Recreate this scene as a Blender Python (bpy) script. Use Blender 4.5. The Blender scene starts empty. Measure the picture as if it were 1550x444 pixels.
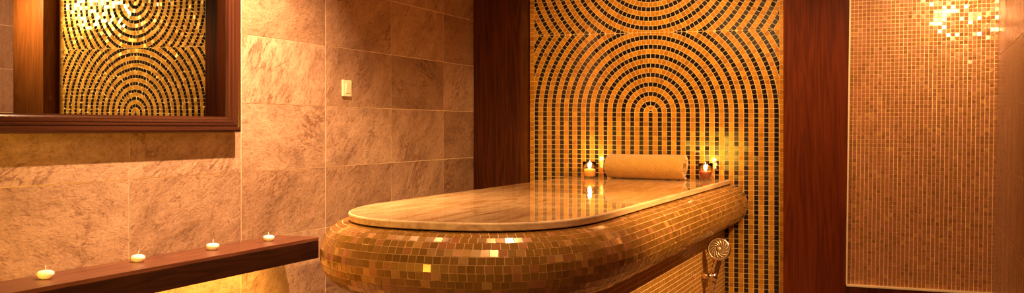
import bpy, bmesh, math, random
from mathutils import Vector, Matrix
random.seed(7)
scene = bpy.context.scene
COL = scene.collection
PI = math.pi
H = 1.15                       # eye height
F = 1450.0; CX = 775.0; HY = 195.0
TH = math.atan((1392 - CX) / F)
CT, ST = math.cos(TH), math.sin(TH)
ZT = H - 0.307                 # table top
ZS = H - 0.488                 # shelf top
YF = 5.70                      # back wall front plane
YM = 5.84                      # recessed mosaic plane
XL = -2.70                     # left wall

# ------------------------------------------------------------------ helpers
def link(name, me, mats, parent=None, smooth=False):
    ob = bpy.data.objects.new(name, me)
    COL.objects.link(ob)
    for m in (mats if isinstance(mats, (list, tuple)) else [mats]):
        me.materials.append(m)
    if parent is not None:
        ob.parent = parent
        ob.matrix_parent_inverse = Matrix.Identity(4)
    if smooth:
        for p in me.polygons: p.use_smooth = True
    return ob

def from_bm(name, bm, mats, parent=None, smooth=False):
    bmesh.ops.recalc_face_normals(bm, faces=bm.faces)
    me = bpy.data.meshes.new(name); bm.to_mesh(me); bm.free()
    return link(name, me, mats, parent, smooth)

def from_py(name, vs, fs, mats, mi=None, parent=None):
    me = bpy.data.meshes.new(name); me.from_pydata(vs, [], fs); me.update()
    ob = link(name, me, mats, parent)
    if mi: me.polygons.foreach_set('material_index', mi)
    return ob

def box(bm, x0, x1, y0, y1, z0, z1, bev=0.0):
    vs = [bm.verts.new((x, y, z)) for x in (x0, x1) for y in (y0, y1) for z in (z0, z1)]
    q = [(0,1,3,2),(4,6,7,5),(0,4,5,1),(2,3,7,6),(0,2,6,4),(1,5,7,3)]
    fs = [bm.faces.new([vs[i] for i in f]) for f in q]
    if bev > 0:
        es = list({e for f in fs for e in f.edges})
        bmesh.ops.bevel(bm, geom=es, offset=bev, segments=2, affect='EDGES', profile=0.6)

def lathe(bm, prof, n=32, c=(0,0,0), rot=None, closed=False):
    rings = []
    for r, z in prof:
        ring = []
        for i in range(n if r > 1e-6 else 1):
            a = 2*PI*i/n
            v = Vector((r*math.cos(a), r*math.sin(a), z))
            if rot: v = rot @ v
            ring.append(bm.verts.new(v + Vector(c)))
        rings.append(ring)
    for a, b in zip(rings[:-1], rings[1:]):
        for i in range(n):
            j = (i+1) % n
            if len(a) == 1 and len(b) == 1: continue
            if len(a) == 1: bm.faces.new((a[0], b[i], b[j]))
            elif len(b) == 1: bm.faces.new((a[i], a[j], b[0]))
            else: bm.faces.new((a[i], a[j], b[j], b[i]))

def tube(bm, pts, rad, n=14):
    pts = [Vector(p) for p in pts]
    rs = rad if isinstance(rad, (list, tuple)) else [rad]*len(pts)
    rings = []; up = Vector((0.13, 0.9, 0.3)).normalized()
    for i, p in enumerate(pts):
        t = (pts[min(i+1, len(pts)-1)] - pts[max(i-1, 0)]).normalized()
        a = t.cross(up).normalized(); b = t.cross(a)
        rings.append([bm.verts.new(p + rs[i]*(a*math.cos(2*PI*k/n) + b*math.sin(2*PI*k/n))) for k in range(n)])
    for a, b in zip(rings[:-1], rings[1:]):
        for i in range(n):
            j = (i+1) % n
            bm.faces.new((a[i], a[j], b[j], b[i]))
    bm.faces.new(rings[0]); bm.faces.new(rings[-1][::-1])

def thing(name, label, cat, loc=(0,0,0), rz=0, group=None):
    o = bpy.data.objects.new(name, None); COL.objects.link(o)
    o.location = loc; o.rotation_euler = (0, 0, rz); o.empty_display_size = 0.05
    tag(o, label, cat, group); return o

def tag(o, label, cat, group=None):
    o['label'] = label; o['category'] = cat
    if group: o['group'] = group
    return o

def struct(o):
    o['kind'] = 'structure'; return o

# ------------------------------------------------------------------ materials
class M:
    def __init__(s, name):
        s.m = bpy.data.materials.new(name); s.m.use_nodes = True
        s.t = s.m.node_tree; s.t.nodes.clear()
        s.out = s.n('ShaderNodeOutputMaterial')
        s.b = s.n('ShaderNodeBsdfPrincipled')
        s.l(s.b.outputs[0], s.out.inputs[0])
    def n(s, t, **k):
        nd = s.t.nodes.new(t)
        for a, b in k.items(): setattr(nd, a, b)
        return nd
    def l(s, a, b): s.t.links.new(a, b)
    def set(s, **k):
        for a, b in k.items():
            s.b.inputs[a.replace('_', ' ')].default_value = b
        return s
    def coord(s, scale=(1,1,1), rot=(0,0,0), vec=None):
        mp = s.n('ShaderNodeMapping'); mp.inputs['Scale'].default_value = scale
        mp.inputs['Rotation'].default_value = rot
        if vec is None:
            vec = s.n('ShaderNodeTexCoord').outputs['Object']
        s.l(vec, mp.inputs[0]); return mp.outputs[0]
    def noise(s, vec, scale=5, detail=6, rough=.6, dist=0):
        nz = s.n('ShaderNodeTexNoise'); nz.inputs['Scale'].default_value = scale
        nz.inputs['Detail'].default_value = detail; nz.inputs['Roughness'].default_value = rough
        nz.inputs['Distortion'].default_value = dist
        s.l(vec, nz.inputs['Vector']); return nz.outputs['Fac']
    def ramp(s, fac, stops, interp='LINEAR'):
        r = s.n('ShaderNodeValToRGB'); r.color_ramp.interpolation = interp
        e = r.color_ramp.elements
        while len(e) < len(stops): e.new(0.5)
        for i, (p, c) in enumerate(stops):
            e[i].position = p; e[i].color = (*c, 1) if len(c) == 3 else c
        s.l(fac, r.inputs[0]); return r.outputs[0]
    def mix(s, a, b, fac, mode='MIX'):
        x = s.n('ShaderNodeMix', data_type='RGBA', blend_type=mode)
        for i, v in ((6, a), (7, b), (0, fac)):
            if hasattr(v, 'links') or hasattr(v, 'is_linked'): s.l(v, x.inputs[i])
            else: x.inputs[i].default_value = v if i == 0 else (*v, 1)
        return x.outputs[2]
    def math(s, op, a, b=None):
        x = s.n('ShaderNodeMath', operation=op)
        for i, v in ((0, a), (1, b)):
            if v is None: continue
            if hasattr(v, 'is_linked'): s.l(v, x.inputs[i])
            else: x.inputs[i].default_value = v
        return x.outputs[0]
    def bump(s, h, strength=.2, dist=.01):
        b = s.n('ShaderNodeBump'); b.inputs['Strength'].default_value = strength
        b.inputs['Distance'].default_value = dist
        s.l(h, b.inputs['Height']); s.l(b.outputs[0], s.b.inputs['Normal'])
    def base(s, c): s.l(c, s.b.inputs['Base Color'])

def island(m): return m.n('ShaderNodeNewGeometry').outputs['Random Per Island']

def mat_plain(name, col, rough=.5, metal=0, **k):
    m = M(name); m.set(Base_Color=(*col, 1), Roughness=rough, Metallic=metal, **k); return m.m

def mat_tile(name, stops, rough=.18, metal=.0, spec=.6, coat=0.0):
    m = M(name); r = island(m)
    m.base(m.ramp(r, stops)); m.set(Roughness=rough, Metallic=metal)
    m.b.inputs['Specular IOR Level'].default_value = spec
    m.b.inputs['Coat Weight'].default_value = coat; m.b.inputs['Coat Roughness'].default_value = .05
    return m.m

GOLD = mat_tile('amber_glass_tile', [(0,(.40,.15,.008)),(.35,(.52,.215,.012)),(.7,(.56,.24,.014)),(1,(.66,.30,.02))], rough=.16, metal=.2, spec=.7)
BLACK = mat_tile('black_glass_tile', [(0,(.006,.005,.006)),(1,(.022,.014,.012))], rough=.09, spec=.6)
GROUT = mat_plain('pale_grout', (.72,.54,.20), .8)
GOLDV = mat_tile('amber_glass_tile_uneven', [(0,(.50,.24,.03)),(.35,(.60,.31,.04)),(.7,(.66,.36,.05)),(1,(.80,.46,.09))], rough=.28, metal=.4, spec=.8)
PANEL = mat_tile('copper_glass_tile', [(0,(.27,.11,.033)),(.3,(.35,.15,.045)),(.7,(.39,.16,.056)),(.9,(.40,.155,.075)),(1,(.50,.25,.07))], rough=.2, metal=.25, spec=.9)
PGROUT = mat_plain('cream_grout', (.93,.66,.31), .7)
RIM = mat_tile('bronze_glass_tile', [(0,(.27,.13,.020)),(.5,(.33,.16,.024)),(.8,(.38,.185,.03)),(.9,(.46,.18,.07)),(1,(.62,.37,.08))], rough=.18, metal=.35, spec=.9, coat=.1)
RGROUT = mat_plain('amber_grout', (.62,.36,.13), .7)
BASET = mat_tile('honey_glass_tile', [(0,(.34,.16,.03)),(.5,(.40,.19,.036)),(1,(.47,.23,.045))], rough=.3, metal=.15, spec=.6)

def mat_wood(name, dark, mid, light, axis='Z', rough=.32, sc=1.0):
    m = M(name)
    s = {'Z': (9*sc, 9*sc, .55*sc), 'Y': (9*sc, .5*sc, 9*sc)}[axis]
    v = m.coord(s)
    w = m.noise(v, 1.2, 3, .5, .6)
    rings = m.math('FRACT', m.math('MULTIPLY', w, 9.0))
    tri = m.math('ABSOLUTE', m.math('SUBTRACT', rings, .5))
    s2 = {'Z': (150*sc, 150*sc, 4*sc), 'Y': (150*sc, 4*sc, 150*sc)}[axis]
    fine = m.noise(m.coord(s2), 1, 4, .6)
    f = m.math('ADD', m.math('MULTIPLY', tri, .9), m.math('MULTIPLY', fine, .75))
    m.base(m.ramp(f, [(.22, dark), (.55, mid), (.95, light)]))
    m.set(Roughness=rough); m.b.inputs['Specular IOR Level'].default_value = .2
    m.bump(fine, .12, .002)
    return m.m
WOOD = mat_wood('mahogany_veneer', (.018,.003,.001), (.048,.009,.002), (.085,.018,.004))
WOOD_R = mat_wood('mahogany_veneer_warm', (.048,.008,.0013), (.085,.014,.0025), (.12,.022,.0035))
WOOD_LIT = mat_wood('walnut_shelf_lit', (.065,.020,.010), (.11,.036,.018), (.15,.052,.026), axis='Y', rough=.35)  # lighter copy: the washer light on the shelf top is put into the colour
WOOD_SHADED = mat_wood('walnut_shelf_shaded', (.010,.003,.0015), (.020,.006,.003), (.032,.009,.004), axis='Y', rough=.35)  # darker copy of the shelf wood, shade of front and underside in the colour
WOODF = mat_wood('mirror_frame_wood', (.020,.0065,.0035), (.040,.012,.006), (.062,.019,.009), axis='Y', rough=.15, sc=.6)
WOODF.node_tree.nodes['Principled BSDF'].inputs['Specular IOR Level'].default_value = .6
WOODFZ = mat_wood('mirror_frame_wood_upright', (.020,.0065,.0035), (.040,.012,.006), (.062,.019,.009), axis='Z', rough=.22, sc=.6)

def mat_stone(name, base_stops, streak=.8, rough=.5, smooth=False):
    m = M(name); r = island(m)
    tc = m.n('ShaderNodeTexCoord').outputs['Object']
    off = m.n('ShaderNodeCombineXYZ')
    m.l(m.math('MULTIPLY', r, 37.0), off.inputs[0]); m.l(m.math('MULTIPLY', r, 91.0), off.inputs[1]); m.l(m.math('MULTIPLY', r, 53.0), off.inputs[2])
    add = m.n('ShaderNodeVectorMath', operation='ADD'); m.l(tc, add.inputs[0]); m.l(off.outputs[0], add.inputs[1])
    rotv = m.n('ShaderNodeVectorRotate', rotation_type='X_AXIS'); m.l(add.outputs[0], rotv.inputs['Vector'])
    m.l(m.math('SUBTRACT', m.math('MULTIPLY', m.math('FRACT', m.math('MULTIPLY', r, 13.7)), 1.3), 1.05), rotv.inputs['Angle'])
    v = m.coord((3, 3.2, 7.0), vec=rotv.outputs[0])
    big = m.noise(v, 1.0, 14, .74, .35)
    fine = m.noise(m.coord((22, 18, 40), vec=rotv.outputs[0]), 1.5, 12, .76, .7)
    vein = m.math('ABSOLUTE', m.math('SUBTRACT', m.noise(m.coord((3, 3.4, 11), vec=rotv.outputs[0]), 1.3, 12, .66, 1.0), .5))
    patch = m.noise(add.outputs[0], 3.1, 3, .5)
    grain = m.noise(add.outputs[0], 75, 5, .65)
    c = m.ramp(big, base_stops)
    crack = m.ramp(fine, [(.34, (.34,.24,.18)), (.42, (.76,.68,.62)), (.49, (1,1,1)), (1, (1,1,1))])
    c = m.mix(c, crack, streak, 'MULTIPLY')
    vr = m.ramp(vein, [(0, (.30,.20,.15)), (.014, (.60,.48,.42)), (.045, (1,1,1))])
    vm = m.ramp(patch, [(.50, (0,0,0)), (.62, (1,1,1))])
    c = m.mix(c, m.mix((1,1,1), vr, vm), streak, 'MULTIPLY')
    c = m.mix(c, m.ramp(m.math('FRACT', m.math('MULTIPLY', r, 7.3)), [(0,(.60,.53,.45)),(.5,(.86,.82,.78)),(1,(1,1,1))]), .9, 'MULTIPLY')
    c = m.mix(c, m.ramp(grain, [(.32,(.72,.68,.65)),(.55,(1,1,1))]), .7, 'MULTIPLY')
    if smooth:
        st = m.noise(m.coord((3, 7, .12), vec=tc), 2.2, 5, .6)
        c = m.mix(c, m.ramp(st, [(.35,(.62,.56,.52)),(.55,(.9,.88,.86)),(.7,(1,1,1))]), .9, 'MULTIPLY')
    m.base(c); m.set(Roughness=rough)
    m.b.inputs['Specular IOR Level'].default_value = .35
    h = m.math('ADD', m.math('ADD', m.math('MULTIPLY', fine, 1.0), m.math('MULTIPLY', grain, .3)), m.math('MULTIPLY', big, .8))
    m.bump(h, .42 if not smooth else .06, .016)
    return m.m
STONE = mat_stone('slate_wall_tile', [(.30,(.24,.135,.08)),(.43,(.38,.225,.14)),(.54,(.47,.29,.185)),(.70,(.56,.36,.24))])
STONE2 = mat_stone('honed_wall_tile', [(.3,(.36,.20,.13)),(.5,(.46,.27,.18)),(.75,(.55,.34,.23))], streak=.25, rough=.26, smooth=True)
JOINT = mat_plain('light_tile_joint', (.86,.66,.42), .7)
DARKJ = mat_plain('edge_dark', (.05,.02,.01), .6)

def mat_marble(name, rough, light=0.0):
    m = M(name)
    v = m.coord((5.0, .6, 6), (0, 0, math.radians(-7)))
    a = m.noise(v, 4.0, 8, .62, 1.2)
    b = m.noise(m.coord((16, 1.5, 9), (0,0,math.radians(-7))), 4, 8, .7, .5)
    c = m.ramp(a, [(.34,(.40,.20,.07)),(.46,(.58,.34,.14)),(.54,(.68,.43,.19)),(.68,(.78,.53,.28))])
    c = m.mix(c, m.ramp(b, [(.3,(.55,.42,.32)),(.45,(.95,.92,.9)),(.7,(1,1,1))]), .8, 'MULTIPLY')
    sp = m.noise(m.coord((1,1,1)), 95, 2, .5)
    c = m.mix(c, m.ramp(sp, [(.29,(.35,.22,.14)),(.34,(1,1,1))]), .6, 'MULTIPLY')
    if light: c = m.mix(c, (.98,.80,.50), light)
    m.base(c); m.set(Roughness=rough); m.b.inputs['IOR'].default_value = 1.55
    return m.m
MARBLE = mat_marble('cream_travertine_marble', .03)
MARBLE_E = mat_marble('honed_marble_edge', .55, .2)
MARBLE_E.node_tree.nodes['Principled BSDF'].inputs['Specular IOR Level'].default_value = .25

def mat_towel():
    m = M('mustard_terry_towel')
    nz = m.noise(m.coord(), 190, 4, .7); n2 = m.noise(m.coord(), 26, 4, .6)
    m.base(m.mix(m.ramp(nz, [(.3,(.36,.19,.02)),(.65,(.66,.37,.05))]), m.ramp(n2, [(.3,(.85,.8,.75)),(.7,(1,1,1))]), .7, 'MULTIPLY'))
    m.set(Roughness=.95); m.b.inputs['Sheen Weight'].default_value = .5
    m.bump(m.math('ADD', nz, m.math('MULTIPLY', n2, .8)), .8, .006)
    return m.m
TOWEL = mat_towel()
CHROME = mat_plain('brushed_nickel', (.72,.60,.46), .12, 1.0)
FACE = mat_plain('spray_face_metal', (.16,.09,.035), .4, .3)
FACER = mat_plain('spray_rib_metal', (.62,.44,.24), .3, .6)
HOSE = mat_plain('hose_metal', (.6,.5,.4), .22, 1.0)
WAX = mat_plain('white_wax', (.92,.84,.74), .4, 0, Subsurface_Weight=.25)
WAXA = mat_plain('amber_wax', (.95,.55,.14), .4, 0, Subsurface_Weight=1.0, Subsurface_Radius=(.9,.45,.12), Subsurface_Scale=.05)
WAXD = mat_plain('dark_red_wax', (.34,.07,.02), .3, 0, Subsurface_Weight=.6, Subsurface_Radius=(.9,.3,.1), Subsurface_Scale=.03)
WICK = mat_plain('wick', (.75,.66,.52), .8)
WICKD = mat_plain('burnt_wick', (.05,.03,.02), .9)
PLASTIC = mat_plain('ivory_plastic', (.80,.66,.42), .35)
STRIP = mat_plain('brass_strip', (.95,.80,.50), .3, .4)
FLOORM = mat_stone('floor_tile', [(.3,(.2,.12,.07)),(.7,(.32,.2,.12))], rough=.35)
CEIL = mat_plain('ceiling_paint', (.62,.44,.27), .8)
WARMWALL = mat_plain('warm_plaster', (.42,.22,.10), .7)

def mat_glass():
    m = M('clear_glass'); m.set(Base_Color=(1,.97,.92,1), Roughness=0.0, IOR=1.45)
    m.b.inputs['Transmission Weight'].default_value = 1; return m.m
GLASS = mat_glass()
def mat_pane():
    m = M('clear_mirror_pane')  # fully transparent, reflects nothing
    tr = m.n('ShaderNodeBsdfTransparent'); tr.inputs[0].default_value = (.93,.90,.85,1)
    m.l(tr.outputs[0], m.out.inputs[0]); return m.m
PANE = mat_pane()
def mat_flame():
    m = M('flame'); e = m.n('ShaderNodeEmission'); e.inputs[0].default_value = (1,.62,.22,1); e.inputs[1].default_value = 60
    m.l(e.outputs[0], m.out.inputs[0]); return m.m
FLAME = mat_flame()

# ------------------------------------------------------------------ mosaic builder
def clip(poly, a, b, c):       # keep a*x+b*y <= c
    out = []
    for i in range(len(poly)):
        p, q = poly[i], poly[(i+1) % len(poly)]
        dp, dq = a*p[0]+b*p[1]-c, a*q[0]+b*q[1]-c
        if dp <= 0: out.append(p)
        if dp*dq < 0:
            t = dp/(dp-dq); out.append((p[0]+t*(q[0]-p[0]), p[1]+t*(q[1]-p[1])))
    return out
def area(poly):
    return abs(sum(poly[i][0]*poly[(i+1)%len(poly)][1]-poly[(i+1)%len(poly)][0]*poly[i][1] for i in range(len(poly))))/2

def mosaic(name, x0, yplane, zc, hw, border, z0, z1, up, uz, tilt, warp, mats, gold_i=0, pr=.0294):
    """arched mosaic facing -Y. rows below zc are straight, arcs above, a second set of arcs hangs from uz."""
    P2 = 2*pr
    vs, fs, mi = [], [], []
    th_ = .0015; gap = .0016
    def emit(poly, mat):
        if len(poly) < 3 or area(poly) < .06*pr*pr: return
        cx = sum(p[0] for p in poly)/len(poly); cz = sum(p[1] for p in poly)/len(poly)
        ax, az = random.gauss(0, tilt), random.gauss(0, tilt)
        k = len(vs); n = len(poly)
        fr = [(x, yplane - th_ + ax*(x-cx) + az*(z-cz), z) for x, z in poly]
        for (x, y, z) in fr: vs.append((x0+x, y, z + warp(x, z)))
        for (x, z) in poly: vs.append((x0+x, yplane+.001, z + warp(x, z)))
        # ensure front faces -Y : order must be such that normal points to -Y
        s = sum(poly[i][0]*poly[(i+1)%n][1]-poly[(i+1)%n][0]*poly[i][1] for i in range(n))
        idx = list(range(n)) if s > 0 else list(range(n))[::-1]
        fs.append([k+i for i in idx]); mi.append(mat)
        for a in range(n):
            i, j = idx[a], idx[(a+1)%n]
            fs.append([k+j, k+i, k+n+i, k+n+j]); mi.append(mat)
    def ring_mat(n): return 1 if n % 2 == 0 else gold_i
    # border columns
    nrow = int((z1-z0)/pr)+1
    for sx in (-1, 1):
        for r in range(nrow):
            zt = z1 - r*pr
            poly = [(sx*hw+sx*gap, zt-pr+gap), (sx*(hw+border)-sx*gap*.3, zt-pr+gap), (sx*(hw+border)-sx*gap*.3, zt-gap), (sx*hw+sx*gap, zt-gap)]
            emit(poly, gold_i)
    ncol = int(hw/pr)+1
    # straight
    for c in range(-ncol, ncol+1):
        xc = c*pr
        for r in range(int((zc-z0)/pr)+1):
            zt = zc - r*pr
            poly = [(xc-pr/2+gap, zt-pr+gap), (xc+pr/2-gap, zt-pr+gap), (xc+pr/2-gap, zt-gap), (xc-pr/2+gap, zt-gap)]
            poly = clip(clip(poly, 1, 0, hw-gap*.5), -1, 0, hw-gap*.5) if True else poly
            poly = clip(poly, 0, -1, -z0)
            emit(poly, ring_mat(c))
    def arcs(zcen, zlo, zhi, full):
        rmax = math.hypot(hw, max(abs(zhi-zcen), abs(zlo-zcen)))
        for n in range(0 if not full else 0, int(rmax/pr)+2):
            R = n*pr
            if n == 0:
                poly = [(.5*pr*.8*math.cos(a*PI/4), zcen+.5*pr*.8*math.sin(a*PI/4)) for a in range(8)]
                for (a, b, c) in ((0,1,zhi-gap),(0,-1,-zlo-gap)): poly = clip(poly, a, b, c)
                emit(poly, 1); continue
            cnt = max(6, round(2*PI*R/(pr*.98)/2)*2)
            for k in range(cnt):
                a0, a1 = 2*PI*k/cnt, 2*PI*(k+1)/cnt
                r0, r1 = R-pr/2+gap, R+pr/2-gap
                g = gap/R
                pts = [(r0, a0+g*R/max(r0,.004)), (r1, a0+g), (r1, a1-g), (r0, a1-g*R/max(r0,.004))]
                poly = [(r*math.cos(a), zcen + r*math.sin(a)) for r, a in pts]
                for (a, b, c) in ((0,1,zhi-gap),(0,-1,-zlo-gap),(1,0,hw-gap*.5),(-1,0,hw-gap*.5)):
                    poly = clip(poly, a, b, c)
                    if len(poly) < 3: break
                if len(poly) >= 3: emit(poly, ring_mat(n))
    arcs(zc, zc, up, False)
    arcs(uz, up, z1, True)
    # grout bed
    W = hw+border; k = len(vs)
    N = 24
    for i in range(N+1):
        z = z0+(z1-z0)*i/N
        for sx in (-1, 1): vs.append((x0+sx*W, yplane, z))
    for i in range(N):
        a = k+2*i
        fs.append([a, a+1, a+3, a+2]); mi.append(2)
    bk = len(vs)
    for i in (0, N):
        z = z0+(z1-z0)*i/N
        for sx in (-1, 1): vs.append((x0+sx*W, yplane+.012, z))
    fs.append([bk+1, bk, bk+2, bk+3]); mi.append(2)
    return from_py(name, vs, fs, mats, mi)

# ------------------------------------------------------------------ back wall
ZC = H + 24.5/242.5
UPZ = ZC + 8.5*.0588
def warp_main(x, z):
    t = min(1, max(0, (z-(ZC-.30))/.30)); t = t*t*(3-2*t)
    return -.013*t*x
mos = mosaic('mosaic_panel', -1.545, YM, ZC, .781, .031, 0.0, 2.45, UPZ, UPZ+.497, .006, warp_main, [GOLD, BLACK, GROUT])
tag(mos, 'tall recessed mosaic panel of amber and black tiles laid in arches behind the marble table', 'mosaic')

bm = bmesh.new()
box(bm, XL, -2.362, YF, YM+.03, 0, 2.45, .002)
pil = from_bm('wooden_pilaster', bm, WOOD)
tag(pil, 'dark mahogany pilaster between the stone tiled wall and the arched mosaic', 'pilaster', None)
bm = bmesh.new()
vs = []
for z, xr in ((0, -.3845), (2.45, -.352)):
    vs += [bm.verts.new((-.724, YF, z)), bm.verts.new((xr, YF, z)), bm.verts.new((xr, YM+.03, z)), bm.verts.new((-.724, YM+.03, z))]
for q in ((0,1,2,3),(4,7,6,5),(0,4,5,1),(1,5,6,2),(2,6,7,3),(3,7,4,0)): bm.faces.new([vs[i] for i in q])
pil = from_bm('wooden_pilaster', bm, WOOD_R)
tag(pil, 'reddish mahogany pilaster between the arched mosaic and the copper glitter mosaic', 'pilaster', None)

# copper mosaic panel
def xr_wall(z): return .361 + .02*(z-.27)
def flat_panel(name, mats, z0, z1, p, tilt):
    vs, fs, mi = [], [], []
    gap = .0014; yp = YF+.02
    W0 = -.385; ncol = 36
    for r in range(int((z1-z0)/p)):
        z = z0 + r*p
        xl = -.3785 + .0125*(z-.27); xr = xr_wall(z)+.01
        pw = p
        n = int((xr-xl)/pw)+1
        for c in range(n):
            a = xl + c*pw + gap; b = min(xl+(c+1)*pw-gap, xr)
            if b-a < .003: continue
            ax, az = 0, 0
            cx, cz = (a+b)/2, z+p/2
            tl = .012 + tilt*math.exp(-((cx-.34)/.30)**2 - ((cz-H-.72)/.42)**2)
            ax, az = random.gauss(0, tl), random.gauss(0, tl)
            k = len(vs)
            q = [(a, z+gap), (b, z+gap), (b, z+p-gap), (a, z+p-gap)]
            for x, zz in q: vs.append((x, yp-.0024+ax*(x-cx)+az*(zz-cz), zz))
            for x, zz in q: vs.append((x, yp+.001, zz))
            fs.append([k, k+1, k+2, k+3]); mi.append(0)
            for i in range(4):
                j = (i+1) % 4
                fs.append([k+j, k+i, k+4+i, k+4+j]); mi.append(0)
    k = len(vs)
    for y in (yp, yp+.02):
        vs += [(-.3785, y, z0), (.44, y, z0), (.44, y, z1), (-.3515, y, z1)]
    fs += [[k,k+1,k+2,k+3],[k+7,k+6,k+5,k+4],[k,k+4,k+5,k+1],[k+3,k+2,k+6,k+7]]; mi += [1]*4
    return from_py(name, vs, fs, mats, mi)
pt = thing('glitter_mosaic', 'copper gold glass mosaic panel glittering at its top beside the right wall', 'mosaic', (0,0,0))
flat_panel('tiled_field', [PANEL, PGROUT], H-.877, 2.44, .0215, .16).parent = pt
bm = bmesh.new()
v = []
for z in (H-.877, 2.44):
    xl = -.3785 + .0125*(z-.27)
    v += [bm.verts.new((xl-.004, YF-.004, z)), bm.verts.new((xl+.004, YF-.004, z)), bm.verts.new((xl+.004, YF+.02, z)), bm.verts.new((xl-.004, YF+.02, z))]
for q in ((0,1,2,3),(4,7,6,5),(0,4,5,1),(1,5,6,2),(2,6,7,3),(3,7,4,0)): bm.faces.new([v[i] for i in q])
from_bm('edge_strip', bm, STRIP, pt)

pl = thing('wooden_plinth', 'low mahogany plinth with a bright strip under the copper glitter mosaic', 'plinth', (0,0,0))
bm = bmesh.new(); box(bm, -.380, .44, YF-.01, YF+.05, 0, H-.887, .002); from_bm('board', bm, WOOD, pl)
bm = bmesh.new(); box(bm, -.3785, .44, YF-.012, YF+.02, H-.887, H-.877, .001); from_bm('metal_strip', bm, STRIP, pl)

# ------------------------------------------------------------------ tiled walls
def tile_wall(name, quads, mats, back):
    """quads: list of (4 corner pts of tile in wall coords a(horizontal), z), fn maps (a, z, off) to xyz"""
    vs, fs, mi = [], [], []
    fn = back['fn']
    for (a0, a1, z0, z1) in quads:
        g = .0015; t = .003
        k = len(vs)
        h = .0020
        q = [(a0+h, z0+g), (a1-h, z0+g), (a1-h, z1-g), (a0+h, z1-g)]
        for a, z in q: vs.append(fn(a, z, t))
        for a, z in q: vs.append(fn(a, z, -.001))
        fs.append([k, k+1, k+2, k+3]); mi.append(0)
        for i in range(4):
            j = (i+1) % 4; fs.append([k+j, k+i, k+4+i, k+4+j]); mi.append(0)
    for (a0, a1, z0, z1) in back['rects']:
        k = len(vs)
        for o in (.0015, -.03):
            vs += [fn(a0, z0, o), fn(a1, z0, o), fn(a1, z1, o), fn(a0, z1, o)]
        fs += [[k,k+1,k+2,k+3],[k+7,k+6,k+5,k+4],[k,k+4,k+5,k+1],[k+1,k+5,k+6,k+2],[k+2,k+6,k+7,k+3],[k+3,k+7,k+4,k]]; mi += [1]*6
    ob = from_py(name, vs, fs, mats, mi)
    bm = bmesh.new(); bm.from_mesh(ob.data); bmesh.ops.recalc_face_normals(bm, faces=bm.faces); bm.to_mesh(ob.data); bm.free()
    return struct(ob)
zl = [0.0, H-.789, H-.489, H-.189, H+.111, H+.411, H+.711, H+1.011, 2.45]
zl = [0.0, .061] + zl[1:]
yl = [2.717+.639*n for n in range(-6, 6)]
OY0, OY1, OZ0, OZ1 = 1.29, 3.250, H+.040, H+.91        # opening onto the added room behind the clear pane
quads = []
for i in range(len(yl)-1):
    for j in range(len(zl)-1):
        a0, a1, z0, z1 = yl[i], min(yl[i+1], YF+.02), zl[j], zl[j+1]
        if a1-a0 < .02: continue
        # cut the mirror opening out of the tile
        if a1 <= OY0 or a0 >= OY1 or z1 <= OZ0 or z0 >= OZ1: quads.append((a0, a1, z0, z1)); continue
        if z0 < OZ0: quads.append((a0, a1, z0, OZ0))
        if z1 > OZ1: quads.append((a0, a1, OZ1, z1))
        zz0, zz1 = max(z0, OZ0), min(z1, OZ1)
        if a0 < OY0: quads.append((a0, OY0, zz0, zz1))
        if a1 > OY1: quads.append((OY1, a1, zz0, zz1))
ys, ye = yl[0], YF+.02
tile_wall('wall_left', quads, [STONE, JOINT], dict(fn=lambda a, z, o: (XL+o-.004, a, z),
    rects=[(ys, OY0, 0, 2.45), (OY1, ye, 0, 2.45), (OY0, OY1, 0, OZ0), (OY0, OY1, OZ1, 2.45)]))

rz = [0.0, H-.80, H-.50, H-.197, H+.104, H+.385, H+.70, H+1.0, 2.45]
quads = [(a0, a1, z0, z1) for (a0, a1) in ((-1.2, .4), (.4, 2.0), (2.0, 3.9), (3.9, YF+.02)) for z0, z1 in zip(rz[:-1], rz[1:])]
tile_wall('wall_right', quads, [STONE2, JOINT], dict(fn=lambda a, z, o: (xr_wall(z)-o, a, z), rects=[(-1.2, YF+.02, 0, 2.45)]))

def sbox(name, m, *a):
    bm = bmesh.new(); box(bm, *a); return struct(from_bm(name, bm, m))
sbox('floor', FLOORM, -7.6, .5, -1.3, 6.1, -.05, 0)
sbox('ceiling', CEIL, -7.6, .5, -1.3, 6.1, 2.45, 2.5)
sbox('wall_front', WARMWALL, -2.72, .5, -1.25, -1.2, 0, 2.45)
sbox('wall_back', WARMWALL, -2.72, .5, YM+.03, YM+.08, 0, 2.45)

# ------------------------------------------------------------------ added room standing in for the mirror reflection
VY = 5.89; VF = 5.75
mz = mosaic('mosaic_panel', -5.79, VY, H+24/188.6, .79, .03, .9, 2.45, H+24/188.6+8.85*.0588, H+24/188.6+15.4*.0588, .075,
            lambda x, z: -.012*x, [GOLDV, BLACK, GROUT])
tag(mz, 'arch and ring mosaic with a blazing gold glare built as the mirror reflection', 'mosaic')
sbox('wall_reflected', WARMWALL, -7.6, -2.74, VY+.02, VY+.06, 0, 2.45)
bm = bmesh.new(); box(bm, -7.4, -6.645, VF, VY+.02, 0, 2.45, .002)
tag(from_bm('wooden_pilaster', bm, mat_wood('lit_pilaster_veneer', (.11,.035,.008), (.16,.052,.013), (.20,.07,.018))), 'brightly lit wooden pilaster left of the mosaic built as the mirror reflection', 'pilaster')  # veneer lightened so the lamplight sits in its colour
bm = bmesh.new(); box(bm, -4.966, -3.0, VF, VY+.02, 0, 2.45, .002)
tag(from_bm('wooden_pilaster', bm, WOOD), 'dark wooden pilaster right of the mosaic built as the mirror reflection', 'pilaster')
quads = [(a0, a1, z0, z1) for (a0, a1) in ((.4, 1.7), (1.7, 3.2), (3.2, 4.755)) for z0, z1 in zip(zl[:-1], zl[1:])]
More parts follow.
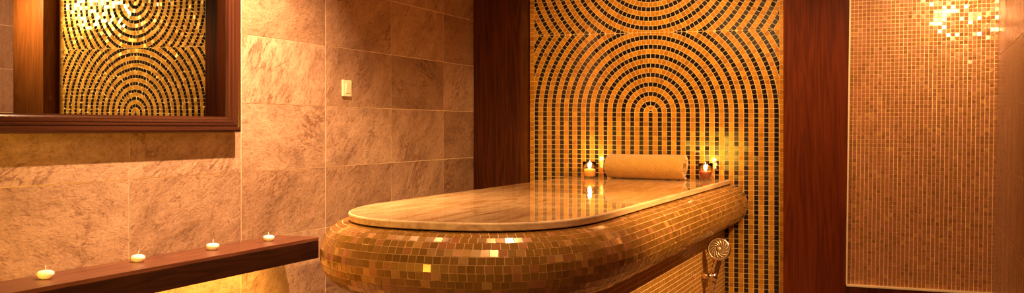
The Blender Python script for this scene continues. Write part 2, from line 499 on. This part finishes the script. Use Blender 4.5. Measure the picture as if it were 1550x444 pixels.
tile_wall('wall_mirrored', quads, [STONE2, JOINT], dict(fn=lambda a, z, o: (-5.78+o, a, z), rects=[(.4, 4.755, 0, 2.45)]))
sbox('wall_reflected_far', WARMWALL, -7.6, -2.74, .3, .35, 0, 2.45)
sbox('wall_reflected_end', WARMWALL, -7.6, -7.55, .35, VY, 0, 2.45)

# ------------------------------------------------------------------ mirror
mir = thing('wall_mirror', 'large mirror in a moulded reddish wood frame on the stone tiled wall', 'mirror', (XL, 2.27, H-.017))
def Lm(v): return (v[0]-XL, v[1]-2.27, v[2]-(H-.017))
Y0, Y1, Z0, Z1 = 1.235, 3.302, H-.017, H+.975
# stepped profile: (distance from the outer edge, height off the wall)
prof = [(0,0),(0,.030),(.004,.044),(.012,.050),(.022,.050),(.026,.042),(.030,.045),(.036,.045),(.039,.036),(.043,.038),(.050,.037),(.053,.028),(.057,.029),(.062,.026),(.067,.014),(.068,-.03)]
def frame_side(name, mat, e0, e1, inward):
    bm = bmesh.new(); ra, rb = [], []
    for d, h in prof:
        a = Vector(e0) + Vector(inward[0])*d; b = Vector(e1) + Vector(inward[1])*d
        ra.append(bm.verts.new(Lm((XL+h, a[0], a[1])))); rb.append(bm.verts.new(Lm((XL+h, b[0], b[1]))))
    for i in range(len(prof)-1): bm.faces.new((ra[i], ra[i+1], rb[i+1], rb[i]))
    bm.faces.new((ra[-1], ra[0], rb[0], rb[-1])); bm.faces.new(ra); bm.faces.new(rb[::-1])
    from_bm(name, bm, mat, mir)
frame_side('frame_rail', WOODF, (Y0, Z0), (Y1, Z0), ((1,1),(-1,1)))
frame_side('frame_rail', WOODF, (Y0, Z1), (Y1, Z1), ((1,-1),(-1,-1)))
frame_side('frame_stile', WOODFZ, (Y1, Z0), (Y1, Z1), ((-1,1),(-1,-1)))
frame_side('frame_stile', WOODFZ, (Y0, Z0), (Y0, Z1), ((1,1),(1,-1)))
bm = bmesh.new()
box(bm, .004, .008, Y0+.06-2.27, Y1-.06-2.27, .06, Z1-Z0-.06)
from_bm('clear_pane', bm, PANE, mir)  # see-through pane; the reflection is the room built behind it

# ------------------------------------------------------------------ wall shelf
sh = thing('wall_shelf', 'dark wooden beam shelf along the stone wall carrying four small candles', 'shelf', (XL, 3.62, ZS-.093))
def shp(y0, y1, x0, x1, z0, z1, nm, mat, bev=.0015):
    bm = bmesh.new(); box(bm, x0, x1, y0-3.62, y1-3.62, z0, z1, bev); return from_bm(nm, bm, mat, sh)
shp(.9, 3.62, 0, .216, .078, .093, 'top_board', WOOD_LIT)
shp(.9, 3.62, .198, .216, 0, .0775, 'front_board', WOOD_SHADED)
shp(.9, 3.62, 0, .197, 0, .015, 'bottom_board', WOOD_SHADED)
shp(3.604, 3.62, 0, .197, .0155, .0775, 'end_board', WOOD_LIT)

def onplane(px, py, dz):
    d = -F*dz/(py-HY); l = d*(px-CX)/F
    return l*CT-d*ST, l*ST+d*CT
def make_candle():
    t = thing('floating_candle', '', 'candle', (0,0,0), 0, 'small white candles on the wall shelf')
    bm = bmesh.new()
    pr = [(0,0),(.014,0),(.0195,.003),(.0248,.010),(.0262,.016),(.0245,.0215),(.019,.0255),(.012,.0272),(.004,.0268),(0,.0262)]
    lathe(bm, pr, 32); from_bm('wax_body', bm, WAX, t, True)
    bm = bmesh.new(); tube(bm, [(0,0,.025),(.0008,0,.033),(.0035,.0008,.042)], .0012, 8); from_bm('wick', bm, WICK, t, True)
    return t
c0 = make_candle()
cl = [((69,422.5), 'white floating candle nearest the left end of the photo on the wooden shelf', 1.02, 2.2),
      ((209,397), 'second white floating candle from the left, beside a vertical tile joint above the shelf', .98, .4),
      ((322,378.5), 'third white floating candle from the left, under the corner of the mirror', .98, 1.2),
      ((407,365), 'white floating candle nearest the free end of the wooden shelf', .92, 3.9)]
for i, ((px, py), lab, sc, rz_) in enumerate(cl):
    if i == 0: c = c0
    else:
        c = c0.copy(); COL.objects.link(c)
        for ch in c0.children:
            d = ch.copy(); COL.objects.link(d); d.parent = c
    x, y = onplane(px, py, -.488)
    c.location = (x, y, ZS); c.rotation_euler.z = rz_; c.scale = (sc, sc, sc); c['label'] = lab

# ------------------------------------------------------------------ light switch
sw = thing('light_switch', 'square ivory light switch on the stone tiled wall', 'switch', (XL, 4.175, H+.165))
bm = bmesh.new(); box(bm, 0, .010, -.041, .041, 0, .084, .003); from_bm('switch_plate', bm, PLASTIC, sw)
bm = bmesh.new()
v = [(.010,-.017,.018),(.010,.026,.018),(.010,.026,.066),(.010,-.017,.066),(.0125,-.017,.018),(.0125,.026,.018),(.0165,.026,.066),(.0165,-.017,.066)]
vv = [bm.verts.new(p) for p in v]
for q in ((0,3,2,1),(4,5,6,7),(0,1,5,4),(1,2,6,5),(2,3,7,6),(3,0,4,7)): bm.faces.new([vv[i] for i in q])
from_bm('rocker', bm, PLASTIC, sw)

# ------------------------------------------------------------------ marble table
TX0, TX1, TYB = -2.06, -1.05, YM-.006
tb = thing('stone_table', 'large marble topped treatment table with a fat rounded gold mosaic rim', 'table', (-1.555, 4.3, 0))
TO = Vector((-1.555, 4.3, 0))
def outline():
    """open path from the wall along the right side, round the front, back along the left"""
    pts = []
    xm = (TX0+TX1)/2; a = (TX1-TX0)/2
    yc = 3.49; n = 3.0; b = yc-2.797
    for i in range(41): pts.append((TX1, TYB + (yc-TYB)*i/41))
    M_ = 240
    for i in range(M_+1):
        t = PI*i/M_
        c_, s_ = math.cos(t), math.sin(t)
        n = 3.0 if c_ > 0 else 2.15
        pts.append((xm + a*math.copysign(abs(c_)**(2/n), c_), yc - b*abs(s_)**(2/n)))
    for i in range(1, 42): pts.append((TX0, yc + (TYB-yc)*i/41))
    # resample evenly
    L = [0]
    for p, q in zip(pts[:-1], pts[1:]): L.append(L[-1]+math.dist(p, q))
    out = []; K = 700; j = 0
    for k in range(K+1):
        s = L[-1]*k/K
        while j < len(L)-2 and L[j+1] < s: j += 1
        u = (s-L[j])/max(1e-9, L[j+1]-L[j])
        out.append((pts[j][0]+u*(pts[j+1][0]-pts[j][0]), pts[j][1]+u*(pts[j+1][1]-pts[j][1])))
    return out
OUT = outline()
NOR = []
for i in range(len(OUT)):
    a = OUT[max(0, i-3)]; b = OUT[min(len(OUT)-1, i+3)]
    d = Vector((b[0]-a[0], b[1]-a[1])).normalized()
    NOR.append(Vector((-d.y, d.x)) if False else Vector((-d.y, d.x)))
# the path runs from right side (-Y) : outward normal there is +X
if NOR[5].x < 0: NOR = [-n for n in NOR]
def off_path(o):
    return [(p[0]+n.x*o, min(p[1]+n.y*o, TYB)) for p, n in zip(OUT, NOR)]
def tiled_sweep(name, profile, pitch, mats, tilt, gap=.0013, thick=.0010, seed=1, bw=None):
    """profile: list of (offset outward, z); one row of flat tiles per profile segment"""
    rnd = random.Random(seed)
    vs, fs, mi = [], [], []
    for r in range(len(profile)-1):
        (o0, z0), (o1, z1) = profile[r], profile[r+1]
        p0, p1 = off_path(o0), off_path(o1)
        nx, nz = (z0-z1), (o1-o0)      # outward/up normal in (offset, z)
        ln = math.hypot(nx, nz); nx, nz = nx/ln, nz/ln
        mid = [((a[0]+b[0])/2, (a[1]+b[1])/2) for a, b in zip(p0, p1)]
        L = [0]
        for p, q in zip(mid[:-1], mid[1:]): L.append(L[-1]+math.dist(p, q))
        def at(path, s):
            s = min(max(s, 0), L[-1]); lo, hi = 0, len(L)-1
            while hi-lo > 1:
                m_ = (lo+hi)//2
                if L[m_] <= s: lo = m_
                else: hi = m_
            u = (s-L[lo])/max(1e-9, L[hi]-L[lo])
            nn = NOR[lo].lerp(NOR[hi], u)
            return Vector((path[lo][0]+u*(path[hi][0]-path[lo][0]), path[lo][1]+u*(path[hi][1]-path[lo][1]))), nn
        n = int(L[-1]/pitch); ph = rnd.uniform(-.5, 0)*pitch
        rg = gap/ln
        for k in range(n+2):
            s0, s1 = ph+k*pitch+gap, ph+(k+1)*pitch-gap
            if s1 <= .003 or s0 >= L[-1]-.003: continue
            q = []
            for path, o, z, s, fr in ((p0,o0,z0,s0,rg),(p0,o0,z0,s1,rg),(p1,o1,z1,s1,1-rg),(p1,o1,z1,s0,1-rg)):
                A, nA = at(p0, s); B, nB = at(p1, s)
                C = A.lerp(B, fr); zz = z0+(z1-z0)*fr
                q.append((Vector((C.x, C.y, zz)), Vector((nA.x*nx, nA.y*nx, nz))))
            cen = sum((a for a, _ in q), Vector())/4
            nv = (q[1][0]-q[0][0]).cross(q[3][0]-q[0][0]).normalized()
            ref = q[0][1]
            if nv.dot(ref) < 0: nv = -nv
            e1 = (q[1][0]-q[0][0]).normalized(); e2 = nv.cross(e1)
            t1, t2 = rnd.gauss(0, tilt), rnd.gauss(0, tilt)
            kk = len(vs)
            for a, _ in q:
                d = a-cen; w = a + nv*(thick + t1*d.dot(e1) + t2*d.dot(e2)) - TO
                vs.append(tuple(w))
            for a, _ in q: vs.append(tuple(a - nv*.001 - TO))
            fs.append([kk, kk+1, kk+2, kk+3]); mi.append(0)
            for i in range(4):
                j = (i+1) % 4; fs.append([kk+j, kk+i, kk+4+i, kk+4+j]); mi.append(0)
    # grout shell
    rings = []
    shell = profile
    for o, z in shell:
        pth = off_path(o)[::5]
        rings.append([len(vs)+i for i in range(len(pth))])
        vs += [(p[0]-TO.x, p[1]-TO.y, z) for p in pth]
    for a, b in zip(rings[:-1], rings[1:]):
        for i in range(len(a)-1):
            fs.append([a[i], a[i+1], b[i+1], b[i]]); mi.append(1)
    ob = from_py(name, vs, fs, mats, mi, tb)
    bm = bmesh.new(); bm.from_mesh(ob.data); bmesh.ops.recalc_face_normals(bm, faces=bm.faces); bm.to_mesh(ob.data); bm.free()
    return ob
# slab
bm = bmesh.new()
def slab_ring(o, z): return [bm.verts.new((p[0]-TO.x, p[1]-TO.y, z)) for p in off_path(o)[::4]]
ZB = ZT-.027
rr = [slab_ring(-.004, ZB), slab_ring(0, ZB+.003), slab_ring(0, ZT-.006), slab_ring(-.002, ZT-.002), slab_ring(-.006, ZT)]
for a, b in zip(rr[:-1], rr[1:]):
    n = len(a)
    for i in range(n): bm.faces.new((a[i], a[(i+1)%n], b[(i+1)%n], b[i])).material_index = 1
bm.faces.new(rr[0][::-1]); bm.faces.new(rr[-1])
from_bm('marble_top', bm, [MARBLE, MARBLE_E], tb)
RB = .117
NR = 14
rimprof = [(-.02+0*RB, ZB-.004)]
rimprof = []
for i in range(NR+1):
    a = PI/2 - PI*i/NR
    rimprof.append((RB*.90*math.cos(a) - .002, ZB-.006-RB + RB*math.sin(a)))
rimprof = [(-.03, ZB-.006)] + rimprof + [(-.034, ZB-.006-2*RB)]
tiled_sweep('rounded_rim', rimprof, .0290, [RIM, RGROUT], .030, seed=3)
zb = ZB-.006-2*RB
nb = int(zb/.0235)
baseprof = [(-.034, zb - zb*i/nb) for i in range(nb+1)]
tiled_sweep('table_base', baseprof, .0235, [BASET, PGROUT], .012, gap=.0016, seed=9)

# ------------------------------------------------------------------ hand shower
hs = thing('hand_shower', 'round metal hand shower hanging on the side of the stone table', 'shower', (-.99, 5.16, H-.646))
fd = Vector((.10, -.96, .24)).normalized()         # spray face direction
rot = Vector((0,0,1)).rotation_difference(fd).to_matrix()
bm = bmesh.new()
lathe(bm, [(0,-.030),(.018,-.030),(.034,-.024),(.054,-.012),(.0625,-.004),(.0635,.002),(.061,.006),(.056,.0075)], 40, rot=rot)
head = from_bm('shower_head', bm, CHROME, hs, True)
bm = bmesh.new()
lathe(bm, [(.0555,.0070),(.050,.0075),(0,.0080)], 40, rot=rot)
sf = from_bm('spray_face', bm, FACE, head, False)
bm = bmesh.new()
for k in range(14):
    pts = []
    for j in range(6):
        a = 2*PI*k/14 + j*.17; r = .016 + j*.0068
        pts.append(rot @ Vector((r*math.cos(a), r*math.sin(a), .0086)))
    tube(bm, pts, [.0012,.0022,.0028,.0032,.003,.0016], 8)
lathe(bm, [(.012,.0075),(.011,.0115),(.006,.013),(0,.0133)], 20, rot=rot)
lathe(bm, [(.0565,.0068),(.0560,.0105),(.0530,.0105),(.0520,.0068)], 40, rot=rot)
sn = from_bm('spray_ribs', bm, FACER, head, True)
bm = bmesh.new()
tube(bm, [(-.004,.020,-.030),(-.010,.020,-.065),(-.020,.008,-.110),(-.030,-.004,-.17),(-.040,-.014,-.235)], [.023,.022,.020,.018,.016], 18)
from_bm('handle', bm, CHROME, hs, True)
bm = bmesh.new()
tube(bm, [(-.0925,.004,-.150),(-.060,.002,-.150),(-.030,-.002,-.152)], [.020,.016,.018], 18)
tube(bm, [(-.026,-.002,-.128),(-.030,-.004,-.176)], [.0195,.018], 18)
from_bm('holder', bm, CHROME, hs, True)
bm = bmesh.new()
tube(bm, [(-.040,-.014,-.23),(-.046,-.02,-.30),(-.052,-.02,-.40),(-.05,0,-.47),(-.06,.06,-.494)], .007, 12)
from_bm('hose', bm, HOSE, hs, True)

# ------------------------------------------------------------------ rolled towel
r_t = .083
tw = tag(bpy.data.objects.new('rolled_towel', None), 'rolled mustard terry towel lying at the far end of the marble table', 'towel')
COL.objects.link(tw); tw.location = (-1.518, 5.655, ZT); tw.rotation_euler.z = math.radians(-9)
bm = bmesh.new()
LT = .248
turns = 3.6; NS = 150; thk = r_t/(turns+.55)
def sp(t):                                  # t 0..1 outer to inner
    a = -PI*.42 - t*turns*2*PI
    r = r_t - thk*.5 - (r_t-thk*1.0)*t*.97
    return a, r
secs = []
xs = [-LT, -LT+.004, -LT+.012, -LT*.6, 0, LT*.6, LT-.012, LT-.004, LT]
ins = [.36, .75, 1, 1, 1, 1, 1, .75, .36]
for xi, (x, kf) in enumerate(zip(xs, ins)):
    ring_o, ring_i = [], []
    for i in range(NS+1):
        t = i/NS; a, r = sp(t)
        dent = 1 + .018*math.sin(3*a+x*9) + .012*math.sin(7*x+a)
        h = thk*.44*kf
        xx = x + .010*math.sin(6*t*PI)*(1 if x > 0 else -.6)*(abs(x)/LT)**4 + (-.03*t if x > 0 else .02*t)*(1 if abs(x) > LT*.9 else 0)*.5
        for rr_, ring in ((r+h, ring_o), (r-h, ring_i)):
            z = rr_*math.sin(a)*dent*.98; z = max(z, -r_t*.955)
            ring.append(bm.verts.new((xx, rr_*math.cos(a)*dent*1.03, z + r_t*.955 + .001)))
    secs.append(ring_o + ring_i[::-1])
n = len(secs[0])
for a, b in zip(secs[:-1], secs[1:]):
    for i in range(n): bm.faces.new((a[i], a[(i+1)%n], b[(i+1)%n], b[i]))
for s in (secs[0], secs[-1]):
    for i in range(NS): bm.faces.new((s[i], s[i+1], s[n-2-i], s[n-1-i]))
from_bm('towel_cloth', bm, TOWEL, tw, True)

# ------------------------------------------------------------------ candle glasses
def candle_glass(px, y, wax, label):
    t_ = (px-CX)/F; d = y/(CT+t_*ST); x = d*(t_*CT-ST)
    t = thing('candle_glass', label, 'candle holder', (x, y, ZT+.0005), 0, 'lit candle glasses on the marble table')
    bm = bmesh.new()
    lathe(bm, [(0,0),(.033,0),(.036,.003),(.0395,.05),(.0450,.099),(.0455,.101),(.0430,.101),(.0372,.05),(.0338,.010),(.030,.007),(0,.007)], 40)
    from_bm('glass_cup', bm, GLASS, t, True)
    bm = bmesh.new(); lathe(bm, [(0,.0078),(.0295,.0078),(.0330,.0105),(.0358,.050),(.0340,.052),(0,.051)], 36)
    from_bm('wax_fill', bm, wax, t, True)
    bm = bmesh.new(); tube(bm, [(0,0,.050),(.0005,0,.057),(.002,0,.062)], .001, 8); from_bm('wick', bm, WICKD, t, True)
    bm = bmesh.new(); lathe(bm, [(0,.054),(.0065,.057),(.0112,.065),(.0110,.074),(.0070,.086),(.0025,.098),(0,.106)], 20)
    from_bm('flame', bm, FLAME, t, True)
    li = bpy.data.lights.new('candle_glow', 'POINT'); li.energy = 1.7; li.color = (1,.45,.14); li.shadow_soft_size = .010
    l2 = bpy.data.lights.new('candle_glow', 'POINT'); l2.energy = 1.3; l2.color = (1,.5,.15); l2.shadow_soft_size = .008
    lp = bpy.data.objects.new('candle_glow', l2); COL.objects.link(lp); lp.location = (x+.012, y-.012, ZT+.082)
    lo = bpy.data.objects.new('candle_glow', li); COL.objects.link(lo); lo.location = (x, y, ZT+.112)
candle_glass(892.5, 5.715, WAXA, 'lit candle in a clear glass with amber wax left of the rolled towel')
candle_glass(1068, 5.70, WAXD, 'lit candle in a clear glass with dark red wax right of the rolled towel')

# ------------------------------------------------------------------ lights
def spot(loc, tgt, e, col=(1,.56,.26), size=70, blend=.7, rad=.04):
    li = bpy.data.lights.new('spot_light', 'SPOT'); li.energy = e; li.color = col
    li.spot_size = math.radians(size); li.spot_blend = blend; li.shadow_soft_size = rad
    o = bpy.data.objects.new('spot_light', li); COL.objects.link(o); o.location = loc
    o.rotation_euler = (Vector(tgt)-Vector(loc)).to_track_quat('-Z', 'Y').to_euler()
def area_l(loc, tgt, e, sx, sy, col=(1,.56,.26)):
    li = bpy.data.lights.new('area_light', 'AREA'); li.shape = 'RECTANGLE'; li.size = sx; li.size_y = sy
    li.energy = e; li.color = col
    o = bpy.data.objects.new('area_light', li); COL.objects.link(o); o.location = loc
    o.rotation_euler = (Vector(tgt)-Vector(loc)).to_track_quat('-Z', 'Y').to_euler()
W1 = (1, .61, .32)
spot((-2.11, 3.08, 2.42), (-2.7, 3.25, 1.0), 640, W1, 100, .9, .012)          # wall washer by the mirror
spot((-1.55, 4.75, 2.42), (-1.55, 5.84, 1.2), 80, (1,.58,.26), 100, .9)     # on the arches
spot((-.95, 4.9, 2.42), (-1.1, 5.84, .9), 65, (1,.58,.24), 90, .9)
spot((.18, 5.24, 1.86), (.2, 5.72, 1.70), 24, (1,.62,.30), 150, .9, .08)    # unseen source added low to make the copper tiles glitter
spot((-.1, 4.3, 2.42), (-.1, 5.7, .8), 120, (1,.54,.26), 80, .9)
spot((.22, 3.9, 2.05), (-1.05, 4.4, .8), 420, (1,.57,.22), 75, .9)          # flank of the table
spot((-1.2, 3.2, 2.42), (-1.3, 3.4, .8), 110, W1, 80, .9, .05)              # above the table
spot((-1.0, 1.6, 2.42), (-1.3, 2.6, .8), 36, W1, 100, .9, .05)
spot((-.5, 1.6, 2.42), (-1.2, 2.6, .8), 40, W1, 100, .9, .05)
area_l((-1.3, 1.2, 2.40), (-1.3, 2.5, 0), 16, 1.6, 1.6, (1,.54,.20))  # broad unseen fill added under the ceiling
area_l((-2.53, 2.25, ZS-.105), (-2.70, 2.25, .30), 22, 2.5, .05, (1,.54,.10))     # yellow strip under the shelf
spot((-1.95, .7, .9), (-2.7, 2.2, 1.05), 170, (1,.52,.05), 80, .9, .10)      # unseen yellow fill added to tint the shadow on the left wall
area_l((-2.35, .2, .6), (-2.6, 2.3, 1.1), 14, .3, .5, (1,.58,.10))  # second unseen yellow fill, added low towards the left wall
# unseen lights added for the room behind the pane
spot((-6.85, 5.30, 2.25), (-6.3, 5.89, 1.9), 110, (1,.66,.26), 150, .9, .12)
spot((-5.4, 4.8, 2.42), (-5.5, 5.89, 1.4), 100, (1,.58,.24), 75, .9)
spot((-4.5, 3.0, 2.42), (-5.78, 4.4, 1.4), 420, W1, 60, .9)

w = bpy.data.worlds.new('world'); scene.world = w; w.use_nodes = True
w.node_tree.nodes['Background'].inputs[0].default_value = (.02,.012,.006,1)

# ------------------------------------------------------------------ camera
cd = bpy.data.cameras.new('camera'); co = bpy.data.objects.new('camera', cd); COL.objects.link(co)
co.location = (0, 0, H); co.rotation_euler = (PI/2, 0, TH)
cd.sensor_width = 36; cd.sensor_fit = 'HORIZONTAL'; cd.lens = 36*F/1550
cd.shift_y = -(222-HY)/1550; cd.clip_start = .05
scene.camera = co
vs_ = scene.view_settings
vs_.view_transform = 'Standard'; vs_.look = 'None'; vs_.gamma = 1; vs_.use_curve_mapping = False; vs_.exposure = 0.0
